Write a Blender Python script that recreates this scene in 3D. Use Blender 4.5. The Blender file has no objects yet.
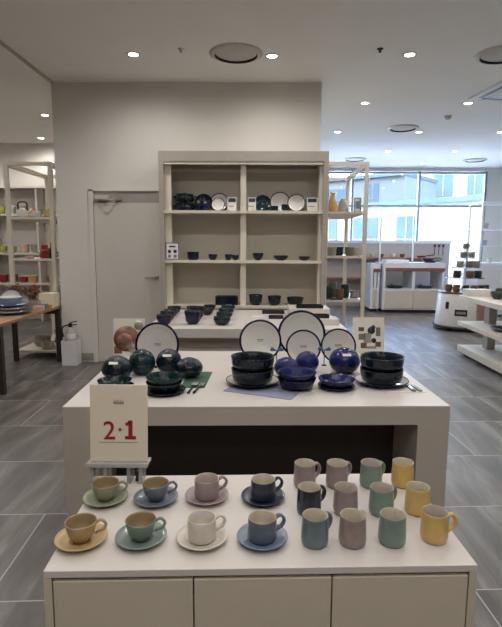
import bpy, bmesh, random
from math import *
from mathutils import Vector, Matrix
random.seed(4)
C = bpy.context.scene.collection
PI = pi

# ------------------------------------------------------------------ materials
def lin(c):
    return tuple(((v/255)/12.92 if v/255 <= .04045 else ((v/255+.055)/1.055)**2.4) for v in c)

def mat(name, rgb, rough=.5, metal=0, vary=.05, scale=14, coat=0, bump=0, spec=.5, speckle=None):
    m = bpy.data.materials.new(name); m.use_nodes = True
    nt = m.node_tree; b = nt.nodes['Principled BSDF']
    tc = nt.nodes.new('ShaderNodeTexCoord'); n = nt.nodes.new('ShaderNodeTexNoise')
    n.inputs['Scale'].default_value = scale; n.inputs['Detail'].default_value = 4
    nt.links.new(tc.outputs['Object'], n.inputs['Vector'])
    r = nt.nodes.new('ShaderNodeValToRGB'); c = lin(rgb)
    r.color_ramp.elements[0].position = .3; r.color_ramp.elements[1].position = .7
    r.color_ramp.elements[0].color = (*[v*(1-vary) for v in c], 1)
    r.color_ramp.elements[1].color = (*[min(1, v*(1+vary)) for v in c], 1)
    if speckle:
        r.color_ramp.elements[0].color = (*lin(speckle), 1)
    nt.links.new(n.outputs['Fac'], r.inputs['Fac']); nt.links.new(r.outputs['Color'], b.inputs['Base Color'])
    b.inputs['Roughness'].default_value = rough; b.inputs['Metallic'].default_value = metal
    b.inputs['Coat Weight'].default_value = coat; b.inputs['Specular IOR Level'].default_value = spec
    if bump:
        bp = nt.nodes.new('ShaderNodeBump'); bp.inputs['Strength'].default_value = bump; bp.inputs['Distance'].default_value = .002
        nt.links.new(n.outputs['Fac'], bp.inputs['Height']); nt.links.new(bp.outputs['Normal'], b.inputs['Normal'])
    return m

def emit(name, rgb, s):
    m = bpy.data.materials.new(name); m.use_nodes = True; nt = m.node_tree
    nt.nodes.remove(nt.nodes['Principled BSDF'])
    e = nt.nodes.new('ShaderNodeEmission'); e.inputs['Color'].default_value = (*lin(rgb), 1); e.inputs['Strength'].default_value = s
    nt.links.new(e.outputs[0], nt.nodes['Material Output'].inputs[0]); return m

def glass(name, tint, gloss=.08):
    m = bpy.data.materials.new(name); m.use_nodes = True; nt = m.node_tree
    nt.nodes.remove(nt.nodes['Principled BSDF'])
    t = nt.nodes.new('ShaderNodeBsdfTransparent'); t.inputs[0].default_value = (*tint, 1)
    g = nt.nodes.new('ShaderNodeBsdfGlossy'); g.inputs['Roughness'].default_value = .03
    fr = nt.nodes.new('ShaderNodeFresnel'); fr.inputs[0].default_value = 1.3
    mx = nt.nodes.new('ShaderNodeMath'); mx.operation = 'ADD'; mx.inputs[1].default_value = gloss*.3
    nt.links.new(fr.outputs[0], mx.inputs[0])
    s = nt.nodes.new('ShaderNodeMixShader'); nt.links.new(mx.outputs[0], s.inputs[0])
    nt.links.new(t.outputs[0], s.inputs[1]); nt.links.new(g.outputs[0], s.inputs[2])
    nt.links.new(s.outputs[0], nt.nodes['Material Output'].inputs[0]); return m

def floor_mat():
    m = bpy.data.materials.new('grey_stone_tile'); m.use_nodes = True; nt = m.node_tree; b = nt.nodes['Principled BSDF']
    N = nt.nodes.new; L = nt.links.new
    tc = N('ShaderNodeTexCoord')
    br = N('ShaderNodeTexBrick'); br.offset = .5; br.squash = 1
    br.inputs['Color1'].default_value = (0, 0, 0, 1); br.inputs['Color2'].default_value = (1, 1, 1, 1); br.inputs['Mortar'].default_value = (.5, .5, .5, 1)
    br.inputs['Scale'].default_value = 1; br.inputs['Mortar Size'].default_value = .0035; br.inputs['Mortar Smooth'].default_value = 0
    br.inputs['Brick Width'].default_value = 1.5; br.inputs['Row Height'].default_value = .745; br.inputs['Bias'].default_value = 0
    mp0 = N('ShaderNodeMapping'); mp0.inputs['Location'].default_value = (.35, -.615, 0); mp0.inputs['Rotation'].default_value = (0, 0, radians(-3.3))
    L(tc.outputs['Object'], mp0.inputs[0]); L(mp0.outputs[0], br.inputs['Vector'])
    sc = N('ShaderNodeVectorMath'); sc.operation = 'SCALE'; sc.inputs['Scale'].default_value = 23
    L(br.outputs['Color'], sc.inputs[0])
    ad = N('ShaderNodeVectorMath'); ad.operation = 'ADD'; L(tc.outputs['Object'], ad.inputs[0]); L(sc.outputs[0], ad.inputs[1])
    mp = N('ShaderNodeMapping'); mp.inputs['Rotation'].default_value = (0, 0, radians(9)); mp.inputs['Scale'].default_value = (4.2, .7, 1)
    L(ad.outputs[0], mp.inputs[0])
    n = N('ShaderNodeTexNoise'); n.inputs['Scale'].default_value = 1.5; n.inputs['Detail'].default_value = 7; n.inputs['Distortion'].default_value = .5
    n.inputs['Roughness'].default_value = .6
    L(mp.outputs[0], n.inputs['Vector'])
    rp = N('ShaderNodeValToRGB'); e = rp.color_ramp.elements
    e[0].position = .32; e[0].color = (*lin((80, 76, 74)), 1); e[1].position = .72; e[1].color = (*lin((152, 147, 143)), 1)
    x = e.new(.48); x.color = (*lin((98, 94, 91)), 1); x = e.new(.58); x.color = (*lin((116, 111, 108)), 1)
    L(n.outputs['Fac'], rp.inputs[0])
    mj = N('ShaderNodeMix'); mj.data_type = 'RGBA'; L(br.outputs['Fac'], mj.inputs[0]); L(rp.outputs[0], mj.inputs[6]); mj.inputs[7].default_value = (*lin((176, 173, 170)), 1)
    L(mj.outputs[2], b.inputs['Base Color'])
    b.inputs['Roughness'].default_value = .32; b.inputs['Specular IOR Level'].default_value = .5
    return m

def wood(name, a, c):
    m = mat(name, a, .5); nt = m.node_tree
    n = [x for x in nt.nodes if x.type == 'TEX_NOISE'][0]; tc = [x for x in nt.nodes if x.type == 'TEX_COORD'][0]
    mp = nt.nodes.new('ShaderNodeMapping'); mp.inputs['Scale'].default_value = (9, .7, 9)
    nt.links.new(tc.outputs['Object'], mp.inputs[0]); nt.links.new(mp.outputs[0], n.inputs['Vector']); n.inputs['Scale'].default_value = 4
    r = [x for x in nt.nodes if x.type == 'VALTORGB'][0]
    r.color_ramp.elements[0].color = (*lin(a), 1); r.color_ramp.elements[1].color = (*lin(c), 1)
    return m

def checker(name, a, c, s):
    m = mat(name, a, .8); nt = m.node_tree; tc = [x for x in nt.nodes if x.type == 'TEX_COORD'][0]
    k = nt.nodes.new('ShaderNodeTexChecker'); k.inputs['Scale'].default_value = s
    k.inputs[1].default_value = (*lin(a), 1); k.inputs[2].default_value = (*lin(c), 1)
    mp = nt.nodes.new('ShaderNodeMapping'); mp.inputs['Rotation'].default_value = (0, 0, radians(45)); mp.inputs['Location'].default_value = (0, 0, .003)
    nt.links.new(tc.outputs['Object'], mp.inputs[0]); nt.links.new(mp.outputs[0], k.inputs['Vector'])
    nt.links.new(k.outputs['Color'], nt.nodes['Principled BSDF'].inputs['Base Color']); return m

def frost(name, rgb, k):
    m = glass(name, (.96, .97, .97), .2); nt = m.node_tree; N = nt.nodes.new
    d = N('ShaderNodeBsdfPrincipled'); d.inputs['Base Color'].default_value = (*lin(rgb), 1); d.inputs['Roughness'].default_value = .15
    mx = N('ShaderNodeMixShader'); mx.inputs[0].default_value = k
    out = nt.nodes['Material Output']; src = out.inputs[0].links[0].from_socket
    nt.links.new(src, mx.inputs[1]); nt.links.new(d.outputs[0], mx.inputs[2]); nt.links.new(mx.outputs[0], out.inputs[0]); return m
M = dict(
    frosty=frost('satin_clear_acrylic', (226, 224, 220), .35),
    bldl=mat('darkened_street_render', (62, 61, 60), .8, vary=.02, scale=.6, spec=0),  # wall tone darkened most, offsetting the stronger daylight on this facade
    bldw=mat('street_window_glass', (36, 46, 55), .6, vary=.1, scale=.8, spec=0),
    wall=mat('warm_white_paint', (216, 212, 206), .7, vary=.02, scale=3),
    ceil=mat('ceiling_paint', (240, 238, 235), .75, vary=.015, scale=2),
    floor=floor_mat(),
    door=mat('door_paint', (205, 199, 192), .45, vary=.02, scale=3),
    dark=mat('door_recess_shade', (158, 153, 148), .6),  # grey stands in for the shadow inside the header recess
    white=mat('white_laminate', (208, 201, 195), .38, vary=.015, scale=5),
    front=mat('cream_laminate', (203, 192, 174), .42, vary=.02, scale=5),
    taupe=mat('taupe_laminate', (186, 177, 168), .45, vary=.02, scale=5),
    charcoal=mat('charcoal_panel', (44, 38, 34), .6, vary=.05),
    cream=mat('cream_metal', (214, 206, 192), .42, vary=.02),
    backp=mat('beige_back_panel', (190, 183, 168), .6, vary=.02, scale=3),
    steel=mat('brushed_metal', (186, 182, 178), .35, metal=.7),
    fascia=mat('grey_fascia', (164, 158, 148), .45, vary=.03),
    black=mat('black_plastic', (22, 20, 20), .45),
    navy=mat('navy_glaze', (15, 20, 50), .2, vary=.4, scale=60, coat=0, spec=.38),
    blue=mat('cobalt_glaze', (16, 28, 88), .2, vary=.4, scale=60, coat=0, spec=.38),
    teal=mat('dark_teal_glaze', (8, 40, 42), .2, vary=.4, scale=60, coat=0, spec=.38),
    ink=mat('blue_black_glaze', (12, 24, 36), .2, vary=.4, scale=60, coat=0, spec=.38),
    bone=mat('off_white_glaze', (216, 213, 208), .2, vary=.02, coat=.3),
    paper=mat('cream_card', (230, 218, 198), .7, vary=.015, scale=6),
    paperw=mat('white_card', (225, 222, 216), .7, vary=.02),
    red=mat('dark_red_ink', (158, 28, 34), .6),
    grey=mat('grey_ink', (132, 124, 112), .7),
    acryl=glass('clear_acrylic', (.93, .95, .95), .25),
    pane=glass('window_glass', (.95, .98, 1)),
    alu=mat('grey_window_frame', (128, 138, 154), .45, metal=.1),
    wood=wood('oak_board', (132, 98, 70), (168, 132, 98)),
    redwood=wood('reddish_wood', (116, 64, 50), (140, 84, 66)),
    legd=mat('dark_brown_metal', (52, 42, 36), .5),
    tray=mat('black_tray', (26, 25, 30), .3),
    lamp=emit('lamp_light', (255, 244, 226), 22),
    plast=mat('fixture_plastic', (196, 192, 186), .5),
    slit=mat('dark_gap', (30, 28, 27), .7),
    gpanel=mat('grey_wall_panel', (176, 172, 170), .6, vary=.03),
    shopw=mat('cool_white_laminate', (222, 224, 228), .4, vary=.01),
    bld=mat('darkened_render_wall', (70, 69, 68), .8, vary=.02, scale=.6, spec=0),  # pale wall darkened in colour to offset the strong daylight outside
    bldb=mat('darkened_blue_cladding', (54, 61, 67), .7, vary=.04, scale=.6, spec=0),  # cladding colour likewise darkened against the daylight
    bldg=mat('blue_building_glass', (38, 50, 60), .6, vary=.1, scale=.8, spec=0),
    ground=mat('pale_paving', (228, 230, 232), .8),
)
def glaze(name, rgb, **k):
    if name not in M: M[name] = mat(name+'_glaze', rgb, k.pop('rough', .3), vary=.08, scale=30, coat=.25, **k)
    return name
for n, c in dict(beige=(168, 146, 106), seafoam=(114, 130, 122), ivory=(206, 198, 186), slate=(88, 98, 114), sage=(138, 142, 116),
                 bluegrey=(98, 108, 122), mauve=(146, 130, 128), inkblue=(40, 46, 66), green=(116, 138, 128), yellow=(205, 172, 104),
                 steelblue=(100, 116, 124), brownin=(146, 126, 94), creamin=(190, 182, 164), navymug=(38, 42, 54), mauvein=(180, 168, 160),
                 saucerbeige=(190, 164, 116), saucersage=(150, 156, 134), saucerteal=(126, 140, 136), saucerblue=(112, 126, 146),
                 saucerbg=(114, 122, 134), saucermauve=(158, 142, 142), saucernavy=(42, 48, 66),
                 ochre=(196, 158, 92), brown=(112, 80, 56), olive=(118, 116, 98), stone=(150, 146, 136), darkgreen=(40, 52, 48),
                 cherry=(140, 32, 34), skyblue=(134, 154, 172), royal=(50, 76, 108), lime=(178, 178, 84), pinkish=(206, 170, 156)).items():
    glaze(n, c)

# ------------------------------------------------------------------ mesh helpers
def bx(bm, x0, x1, y0, y1, z0, z1, bev=0, mi=0, mtx=None):
    r = bmesh.ops.create_cube(bm, size=1)
    for v in r['verts']:
        v.co = Vector((x0+(v.co.x+.5)*(x1-x0), y0+(v.co.y+.5)*(y1-y0), z0+(v.co.z+.5)*(z1-z0)))
        if mtx: v.co = mtx @ v.co
    fs = {f for v in r['verts'] for f in v.link_faces}
    for f in fs: f.material_index = mi
    if bev:
        es = list({e for v in r['verts'] for e in v.link_edges})
        g = bmesh.ops.bevel(bm, geom=es, offset=bev, segments=2, profile=.6, affect='EDGES')
        for f in g['faces']: f.material_index = mi

def lathe(bm, prof, seg=40, mtx=None):
    """prof: list of (r, z) or (r, z, material_index for the band that starts here)"""
    rings = []
    for p in prof:
        r, z = p[0], p[1]
        if r < 1e-6:
            v = Vector((0, 0, z)); rings.append([bm.verts.new(mtx @ v if mtx else v)])
        else:
            ring = []
            for k in range(seg):
                v = Vector((r*cos(2*PI*k/seg), r*sin(2*PI*k/seg), z)); ring.append(bm.verts.new(mtx @ v if mtx else v))
            rings.append(ring)
    for i in range(len(prof)-1):
        a, b = rings[i], rings[i+1]; mi = prof[i][2] if len(prof[i]) > 2 else 0
        for k in range(seg):
            k2 = (k+1) % seg
            q = [a[k % len(a)], a[k2 % len(a)], b[k2 % len(b)], b[k % len(b)]]
            u = []
            for v in q:
                if v not in u: u.append(v)
            if len(u) > 2:
                f = bm.faces.new(u); f.material_index = mi; f.smooth = True

def tube(bm, pts, r, seg=10, sx=1., mi=0):
    """tube through pts; r number or list; sx flattens sideways"""
    P = [Vector(p) for p in pts]; n = len(P); rings = []
    up = None
    for i, p in enumerate(P):
        t = (P[min(i+1, n-1)]-P[max(i-1, 0)]).normalized()
        if up is None:
            up = Vector((0, 0, 1)) if abs(t.z) < .9 else Vector((0, 1, 0))
        s = t.cross(up).normalized(); up = s.cross(t).normalized()
        rr = r[i] if isinstance(r, (list, tuple)) else r
        rings.append([bm.verts.new(p + s*cos(2*PI*k/seg)*rr*sx + up*sin(2*PI*k/seg)*rr) for k in range(seg)])
    for i in range(n-1):
        for k in range(seg):
            f = bm.faces.new([rings[i][k], rings[i][(k+1) % seg], rings[i+1][(k+1) % seg], rings[i+1][k]]); f.smooth = True; f.material_index = mi
    for q in (rings[0][::-1], rings[-1]):
        f = bm.faces.new(q); f.material_index = mi

def arc(pts, n=18):
    """smooth curve (Catmull-Rom) through pts"""
    P = [Vector(p) for p in pts]; out = []
    P = [2*P[0]-P[1]] + P + [2*P[-1]-P[-2]]
    segs = len(P)-3
    for s in range(segs):
        a, b, c, d = P[s:s+4]
        m = max(2, n//segs)
        for k in range(m + (1 if s == segs-1 else 0)):
            t = k/m
            out.append(.5*((2*b)+(c-a)*t+(2*a-5*b+4*c-d)*t*t+(-a+3*b-3*c+d)*t**3))
    return out

CACHE = {}
def mesh(key, fn, mats):
    k = (key, tuple(mats))
    if k not in CACHE:
        bm = bmesh.new(); fn(bm); bmesh.ops.recalc_face_normals(bm, faces=bm.faces)
        me = bpy.data.meshes.new(key); bm.to_mesh(me); bm.free()
        for x in mats: me.materials.append(M[x])
        CACHE[k] = me
    return CACHE[k]

def link(name, me, parent=None, loc=(0, 0, 0), rz=0, rot=None):
    o = bpy.data.objects.new(name, me); C.objects.link(o)
    o.location = loc; o.rotation_euler = rot if rot else (0, 0, rz)
    if parent: o.parent = parent
    return o
_n = [0]
def obj(name, fn, mats, parent=None, loc=(0, 0, 0), rz=0, rot=None, key=None):
    if isinstance(mats, str): mats = (mats,)
    if key is None: _n[0] += 1; key = name+'#%d' % _n[0]
    me = mesh(key, fn, mats); me.name = name
    return link(name, me, parent, loc, rz, rot)
def tag(o, label, cat, group=None):
    o['label'] = label; o['category'] = cat
    if group: o['group'] = group
    return o
def thing(name, label, cat, loc=(0, 0, 0), rz=0, group=None, rot=None):
    o = link(name, None, None, loc, rz, rot); o.empty_display_size = .1
    return tag(o, label, cat, group)
def struct(name, fn, mats, parent=None, **k):
    o = obj(name, fn, mats, parent, **k)
    if not parent: o['kind'] = 'structure'
    return o
def boxes(*bs, bev=0):
    def fn(bm):
        for b in bs: bx(bm, *b, bev)
    return fn

# ------------------------------------------------------------------ the room
YW, XR, XL, YB, H = 13.8, 6.75, -7.5, -3.2, 3.65
struct('floor', boxes((XL-.2, XR+.2, YB-.2, YW+.3, -.2, 0)), 'floor')
struct('ceiling', boxes((XL-.2, XR+.2, YB-.2, YW+.3, H, H+.2)), 'ceil')
struct('trim_1', boxes((-2.68, -2.63, YB, 6.7, H-.012, H)), 'fascia')     # shallow ceiling joint strip running to the corner
struct('wall_back', boxes((-2.67, .79, 6.7, YW, 0, H), bev=.004), 'wall')
struct('baseboard_back', boxes((-2.66, -2.23, 6.69, 6.7, 0, .055), (-1.27, .78, 6.69, 6.7, 0, .055)), 'wall')
struct('wall_rear_left', boxes((XL, -2.67, 10.6, 10.75, 0, H)), 'wall')
struct('wall_left', boxes((XL-.15, XL, YB, 10.75, 0, H)), 'wall')
struct('wall_right', boxes((XR, XR+.15, YB, YW+.1, 0, H)), 'wall')
struct('wall_front', boxes((XL, XR, YB-.15, YB, 0, H)), 'wall')
struct('wall_window', boxes((6.08, XR, YW-.05, YW+.1, 0, H), (.79, 6.08, YW-.05, YW+.1, 3.57, H), (.79, 6.08, YW-.05, YW+.1, 0, .25)), 'wall')
def wframe(bm):
    for x in (.83, 2.51, 4.29, 6.05): bx(bm, x-.028, x+.028, YW-.04, YW+.05, .25, 3.57)
    for z in (.28, 2.66, 3.53): bx(bm, .79, 6.08, YW-.035, YW+.045, z-.026, z+.026)
win = struct('window_1', wframe, 'alu')
for a, b in ((.83, 2.51), (2.51, 4.29), (4.29, 6.05)):
    for z0, z1 in ((.31, 2.63), (2.69, 3.5)):
        obj('pane', boxes((a+.03, b-.03, YW, YW+.006, z0-.005, z1+.005)), 'pane', win)

# door in the back wall
door = struct('door_1', boxes((-2.17, -1.3, 6.675, 6.699, .01, 2.14), bev=.003), 'door')
obj('door_frame', boxes((-2.235, -2.175, 6.668, 6.699, 0, 2.31), (-1.295, -1.25, 6.668, 6.699, 0, 2.31), (-2.235, -1.25, 6.668, 6.699, 2.29, 2.31)), 'wall', door)
obj('transom_recess', boxes((-2.175, -1.295, 6.69, 6.699, 2.145, 2.29)), 'dark', door)
dc = obj('door_closer', boxes((-2.14, -1.95, 6.62, 6.675, 2.18, 2.23), bev=.006), 'plast', door)
obj('closer_arm', lambda bm: (tube(bm, [(-2.06, 6.62, 2.175), (-1.92, 6.57, 2.17), (-1.83, 6.66, 2.2)], .009), bx(bm, -1.86, -1.8, 6.64, 6.69, 2.17, 2.23)), 'steel', dc)
hd = obj('handle', lambda bm: (tube(bm, [(-1.36, 6.68, 1.17), (-1.36, 6.625, 1.17)], .016), tube(bm, [(-1.35, 6.625, 1.17), (-1.5, 6.62, 1.168)], .012)), 'steel', door)
obj('rosette', lambda bm: lathe(bm, [(0, 0), (.03, 0), (.03, .012), (0, .012)], 20, Matrix.Translation((-1.36, 6.676, 1.17)) @ Matrix.Rotation(PI/2, 4, 'X')), 'steel', hd)
def grille(bm):
    bx(bm, -.15, .15, -.008, 0, 0, .1)
    for k in range(5): bx(bm, -.135, .135, -.013, -.008, .014+k*.016, .021+k*.016)
tag(obj('wall_vent', grille, 'fascia', loc=(-2.4, 6.69, .02)), 'small grey vent grille low on the wall beside the door', 'vent')

# ------------------------------------------------------------------ ceiling fixtures
def downlight(x, y, label=None, lamp=True, vis=True, watts=46):
    if vis:
        t = thing('ceiling_downlight', label, 'ceiling light', (x, y, H), 0, 'round recessed downlights')
        obj('trim_ring', lambda bm: lathe(bm, [(.052, -.001), (.056, -.008), (.075, -.006), (.078, 0)], 28), 'plast', t, key='dl_ring')
        obj('lamp', lambda bm: lathe(bm, [(0, -.004), (.054, -.004)], 24), 'lamp', t, key='dl_lamp')
    ld = bpy.data.lights.new('downlight_beam', 'SPOT'); ld.energy = watts; ld.color = (1, .96, .91)
    ld.spot_size = radians(172); ld.spot_blend = .8; ld.shadow_soft_size = .06
    o = bpy.data.objects.new('downlight_beam', ld); C.objects.link(o); o.location = (x, y, H-.03)
DL = [(-1.374, 5.75, 'recessed downlight just to one side of round vent, above the white door'),
      (.134, 5.80, 'recessed downlight close beside round ceiling vent above the ceramics bookshelf'),
      (1.62, 5.76, 'recessed downlight by itself near the small sprinkler, ahead of the two smaller rows'),
      (1.532, 7.62, 'recessed downlight just past the end of the wall, above the open frame shelf'),
      (3.015, 7.62, 'recessed downlight nearest the hanging smoke detector'),
      (1.43, 9.49, 'dim recessed downlight beyond the end of back wall, low over the frame shelf'),
      (2.903, 9.49, 'recessed downlight right beside the second round ceiling vent'),
      (4.37, 9.48, 'recessed downlight over the white tiered shelf at the picture edge'),
      (2.816, 11.34, 'small far downlight over the white kitchenware cabinet'),
      (4.263, 11.33, 'small far downlight above the round plinth, near the window'),
      (4.068, 12.95, 'farthest tiny downlight, close in front of the window'),
      (-3.439, 8.33, 'downlight beyond the wall corner over the open shelf, higher one of two'),
      (-4.262, 10.08, 'downlight beyond the wall corner close to the far wall, lower one of two')]
for x, y, l in DL: downlight(x, y, l)
for x, y in ((-2.6, 3.9), (-1.37, 3.9), (.1, 3.9), (1.6, 3.9), (3.1, 3.9), (-1.37, 2.04), (.1, 2.04), (1.6, 2.04), (3.1, 2.04), (-1.3, .2), (.1, .2), (1.6, .2), (4.4, 5.75), (-1.3, -1.6), (.1, -1.6), (1.6, -1.6), (-4.5, 4.8), (-5.6, 8.4), (-5.2, 9.4), (-4.2, 6.6), (-5.9, 6.5), (4.5, 3.9), (-4.2, 2.9)):
    downlight(x, y, vis=False, watts=24 if y == 2.04 else 44 if y in (.2, -1.6) else 46)          # unseen lamps: grid continued, plus ones added to brighten left room and fronts
def airvent(x, y, r, label):
    t = thing('round_ceiling_vent', label, 'ceiling vent', (x, y, H), 0, 'round ceiling diffusers')
    obj('outer_ring', lambda bm: lathe(bm, [(r*.78, -.022, 1), (r*.80, -.026, 0), (r*.88, -.022, 0), (r, -.006, 0), (r, 0, 0)], 56), ('plast', 'slit'), t, key='av%s' % r)
    obj('inner_sleeve', lambda bm: lathe(bm, [(r*.79, -.022), (r*.77, 0)], 56), 'slit', t, key='avs%s' % r)
    obj('inner_disc', lambda bm: lathe(bm, [(0, -.012), (r*.70, -.010), (r*.74, -.003)], 56), 'plast', t, key='avd%s' % r)
airvent(-.256, 5.73, .29, 'large round ceiling vent between two downlights over bookshelf')
airvent(2.62, 5.75, .29, 'round ceiling vent cut off by the picture edge, near the square vent')
airvent(2.525, 9.18, .27, 'round ceiling vent in mid ceiling near the smoke detector')
airvent(5.185, 12.47, .27, 'farthest round ceiling vent, near the top corner of the window')
airvent(2.3, 12.4, .27, 'round ceiling vent just above the open frame shelf top')
def sq(bm):
    bx(bm, -.45, .45, -.45, .45, -.03, 0, .008)
    bx(bm, -.26, .26, -.26, .26, -.04, -.03, .004)
t = thing('square_ceiling_vent', 'square white ceiling air conditioner vent at the picture edge', 'ceiling vent', (3.42, 7.0, H), radians(8))
obj('panel', sq, 'shopw', t)
for k in range(4):
    obj('air_slot', lambda bm: bx(bm, -.3, .3, .31, .37, -.034, -.03), 'alu', t, rz=k*PI/2, key='slot')
t = thing('smoke_detector', 'small grey dome smoke detector on ceiling between two downlights', 'smoke detector', (3.0, 8.35, H))
obj('base_plate', lambda bm: lathe(bm, [(.06, 0), (.06, -.015), (0, -.015)], 24), 'plast', t)
obj('dome', lambda bm: lathe(bm, [(.05, -.015), (.048, -.035), (.03, -.055), (0, -.06)], 24), 'steel', t)
for x, y, l in ((-.833, 5.6, 'tiny ceiling sprinkler between the downlight and round vent'), (1.264, 5.6, 'tiny dark ceiling sprinkler beside a downlight past the wall end')):
    tag(obj('ceiling_sprinkler', lambda bm: lathe(bm, [(.035, 0), (.03, -.008), (.012, -.012), (.012, -.03), (.02, -.034), (0, -.036)], 16), 'steel' if x < 0 else 'black', loc=(x, y, H)), l, 'sprinkler', 'ceiling sprinklers')

# ------------------------------------------------------------------ crockery builders
def prof_plate(r, h=.02, ri=.90):
    # band 0 = back, 1 = rim colour, 2 = centre
    return [(0, 0, 0), (r*.6, 0, 0), (r*.72, h*.25, 0), (r, h, 1), (r*.985, h+.004, 1), (r*ri, h*(1-2*(1-ri))+.002, 2), (r*.74, h*.3+.005, 2), (r*.66, .006, 2), (0, .006, 2)]
def plate(name, label, cat, r, mats, loc, rot=None, rz=0, h=.02, group=None, mark=False, ri=.90):
    """mats: back, rim, centre. rot: tilt so it stands on its edge (origin = plate centre back)"""
    o = obj(name, lambda bm: lathe(bm, prof_plate(r, h, ri), 48), mats, None, loc, rz, rot, key='plate%.3f_%.3f_%.2f' % (r, h, ri))
    tag(o, label, cat, group)
    if mark:
        def mk(bm):
            for k in range(4): bx(bm, -.022+k*.012, -.013+k*.012, .002, .012, .0062, .0072)
            bx(bm, -.02, .022, -.006, -.003, .0062, .0072)
        obj('printed_mark', mk, 'grey', o, key='mark')
    return o
def standing(name, label, r, mats, x, y, z, tilt=14, turn=0, h=.02, group=None, mark=False, cat='plate'):
    # lower edge touches (x,y,z); plate faces -Y, leaning back by tilt
    a = radians(90-tilt)
    rot = Matrix.Rotation(radians(turn), 4, 'Z') @ Matrix.Rotation(a, 4, 'X')
    low = min(r*-sin(a)+h*cos(a), (r*.985)*-sin(a)+(h+.004)*cos(a), -r*.6*sin(a))
    yy = y + r*cos(a)
    return plate(name, label, cat, r, mats, (x, yy, z-low), rot=tuple(rot.to_euler()), h=h, group=group, mark=mark)
def bowl_fn(r, h, foot=.45, seg=44, bulge=.9):
    def fn(bm):
        lathe(bm, [(0, .006), (r*foot*.85, .004), (r*foot, 0), (r*foot, .008), (r*(foot+.25), h*.22), (r*bulge, h*.58), (r*.985, h*.9), (r, h, 1), (r*.965, h, 1), (r*.93, h*.86, 1), (r*.82, h*.5, 1), (r*(foot+.15), h*.2, 1), (0, h*.13, 1)], seg)
    return fn
def bowl(name, label, r, h, mats, loc, rz=0, group=None, foot=.45, cat='bowl', bulge=.9):
    return tag(obj(name, bowl_fn(r, h, foot, bulge=bulge), mats, None, loc, rz, key='bowl%.3f_%.3f_%.2f_%.2f' % (r, h, foot, bulge)), label, cat, group)
def handle_fn(x0, z0, z1, out, w, flat=1.6):
    def fn(bm):
        p = arc([(x0-.0005, 0, z1), (x0+out*.55, 0, z1+.006), (x0+out, 0, z1-(z1-z0)*.25), (x0+out*.8, 0, z0+(z1-z0)*.3), (x0+out*.25, 0, z0+.004), (x0-.0005, 0, z0-.002)], 24)
        tube(bm, p, w, 10, flat)
    return fn

def mug(label, col, inner, x, y, rz, z=.7, r=.041, h=.092):
    t = thing('mug', label, 'mug', (x, y, z), rz, 'straight mugs in three rows on the front pedestal')
    obj('body', lambda bm: lathe(bm, [(0, .004), (r*.82, .002), (r*.88, 0), (r*.97, .006), (r*1.02, .018), (r*1.0, h*.5), (r*.95, h*.88), (r*.95, h*.985), (r*.935, h, 1), (r*.90, h*.985, 1), (r*.89, h*.6, 1), (r*.9, .02, 1), (r*.7, .01, 1), (0, .009, 1)], 44), (col, inner), t, key='mugbody%.3f' % r)
    obj('handle', handle_fn(r*.95, .024, .072, .03, .0058, 1.5), (col,), t, key='mughandle%.3f' % r)
    return t
def saucer(label, col, x, y, r=.078, z=.7, rz=0):
    return tag(obj('saucer', lambda bm: lathe(bm, [(0, .002), (r*.48, 0), (r*.55, .001), (r*.8, .008), (r, .0165), (r*.985, .0195), (r*.8, .012), (r*.52, .006), (r*.42, .0062), (r*.4, .0045), (0, .0045)], 52), (col,), None, (x, y, z), rz, key='saucer%.3f' % r), label, 'saucer', 'saucers under the cups on the front pedestal')
def cup(label, col, inner, x, y, rz, kind, z=.7045):
    t = thing('tea_cup', label, 'cup', (x, y, z), rz, 'cups on saucers on the front pedestal')
    if kind == 'round':
        r, h = .047, .062
        obj('body', lambda bm: lathe(bm, [(0, .004), (.02, .003), (.024, 0), (.025, .006), (.031, .012), (.039, .024), (.043, .04), (.0455, .055), (r, h), (.0455, h+.001, 1), (.0435, h-.004, 1), (.040, .04, 1), (.035, .022, 1), (.022, .01, 1), (0, .008, 1)], 44), (col, inner), t, key='cupround')
        obj('handle', handle_fn(.043, .018, .05, .03, .0045, 1.4), (col,), t, key='cuproundhandle')
    else:
        r, h = .0435, .071
        obj('body', lambda bm: lathe(bm, [(0, .004), (.033, .003), (.037, 0), (.042, .006), (.0445, .014), (.044, .042), (r, h-.002), (r-.001, h, 1), (r-.003, h-.002, 1), (.0405, .04, 1), (.04, .016, 1), (.03, .008, 1), (0, .007, 1)], 44), (col, inner), t, key='cupstraight')
        obj('handle', handle_fn(.0425, .018, .058, .032, .005, 1.7), (col,), t, key='cupstraighthandle')
    return t

# ------------------------------------------------------------------ front pedestal with cups and mugs
PW, PD = 1.224, .58
ped = thing('display_pedestal', 'low white display pedestal with cream door fronts carrying cups and mugs', 'display counter', (.007, 1.585, 0), radians(2.6))
obj('worktop', boxes((-PW/2, PW/2, -PD/2, PD/2, .679, .7), bev=.002), 'white', ped)
obj('carcass', boxes((-PW/2, -PW/2+.022, -PD/2, PD/2, 0, .679), (PW/2-.022, PW/2, -PD/2, PD/2, 0, .679), (-PW/2+.022, PW/2-.022, PD/2-.02, PD/2, 0, .679), (-PW/2+.022, PW/2-.022, -PD/2+.02, PD/2-.02, .02, .05), bev=0), 'front', ped)
obj('shadow_gap', boxes((-PW/2+.022, PW/2-.022, -PD/2+.03, -PD/2+.04, .6, .679)), 'charcoal', ped)  # charcoal strip painting the shade between worktop and doors
a0, a1 = -PW/2+.024, PW/2-.024
for k in range(3):
    w = (a1-a0)/3
    obj('door', boxes((a0+k*w+.002, a0+(k+1)*w-.002, -PD/2, -PD/2+.02,   .06, .668), bev=.002), 'front', ped)

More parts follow.
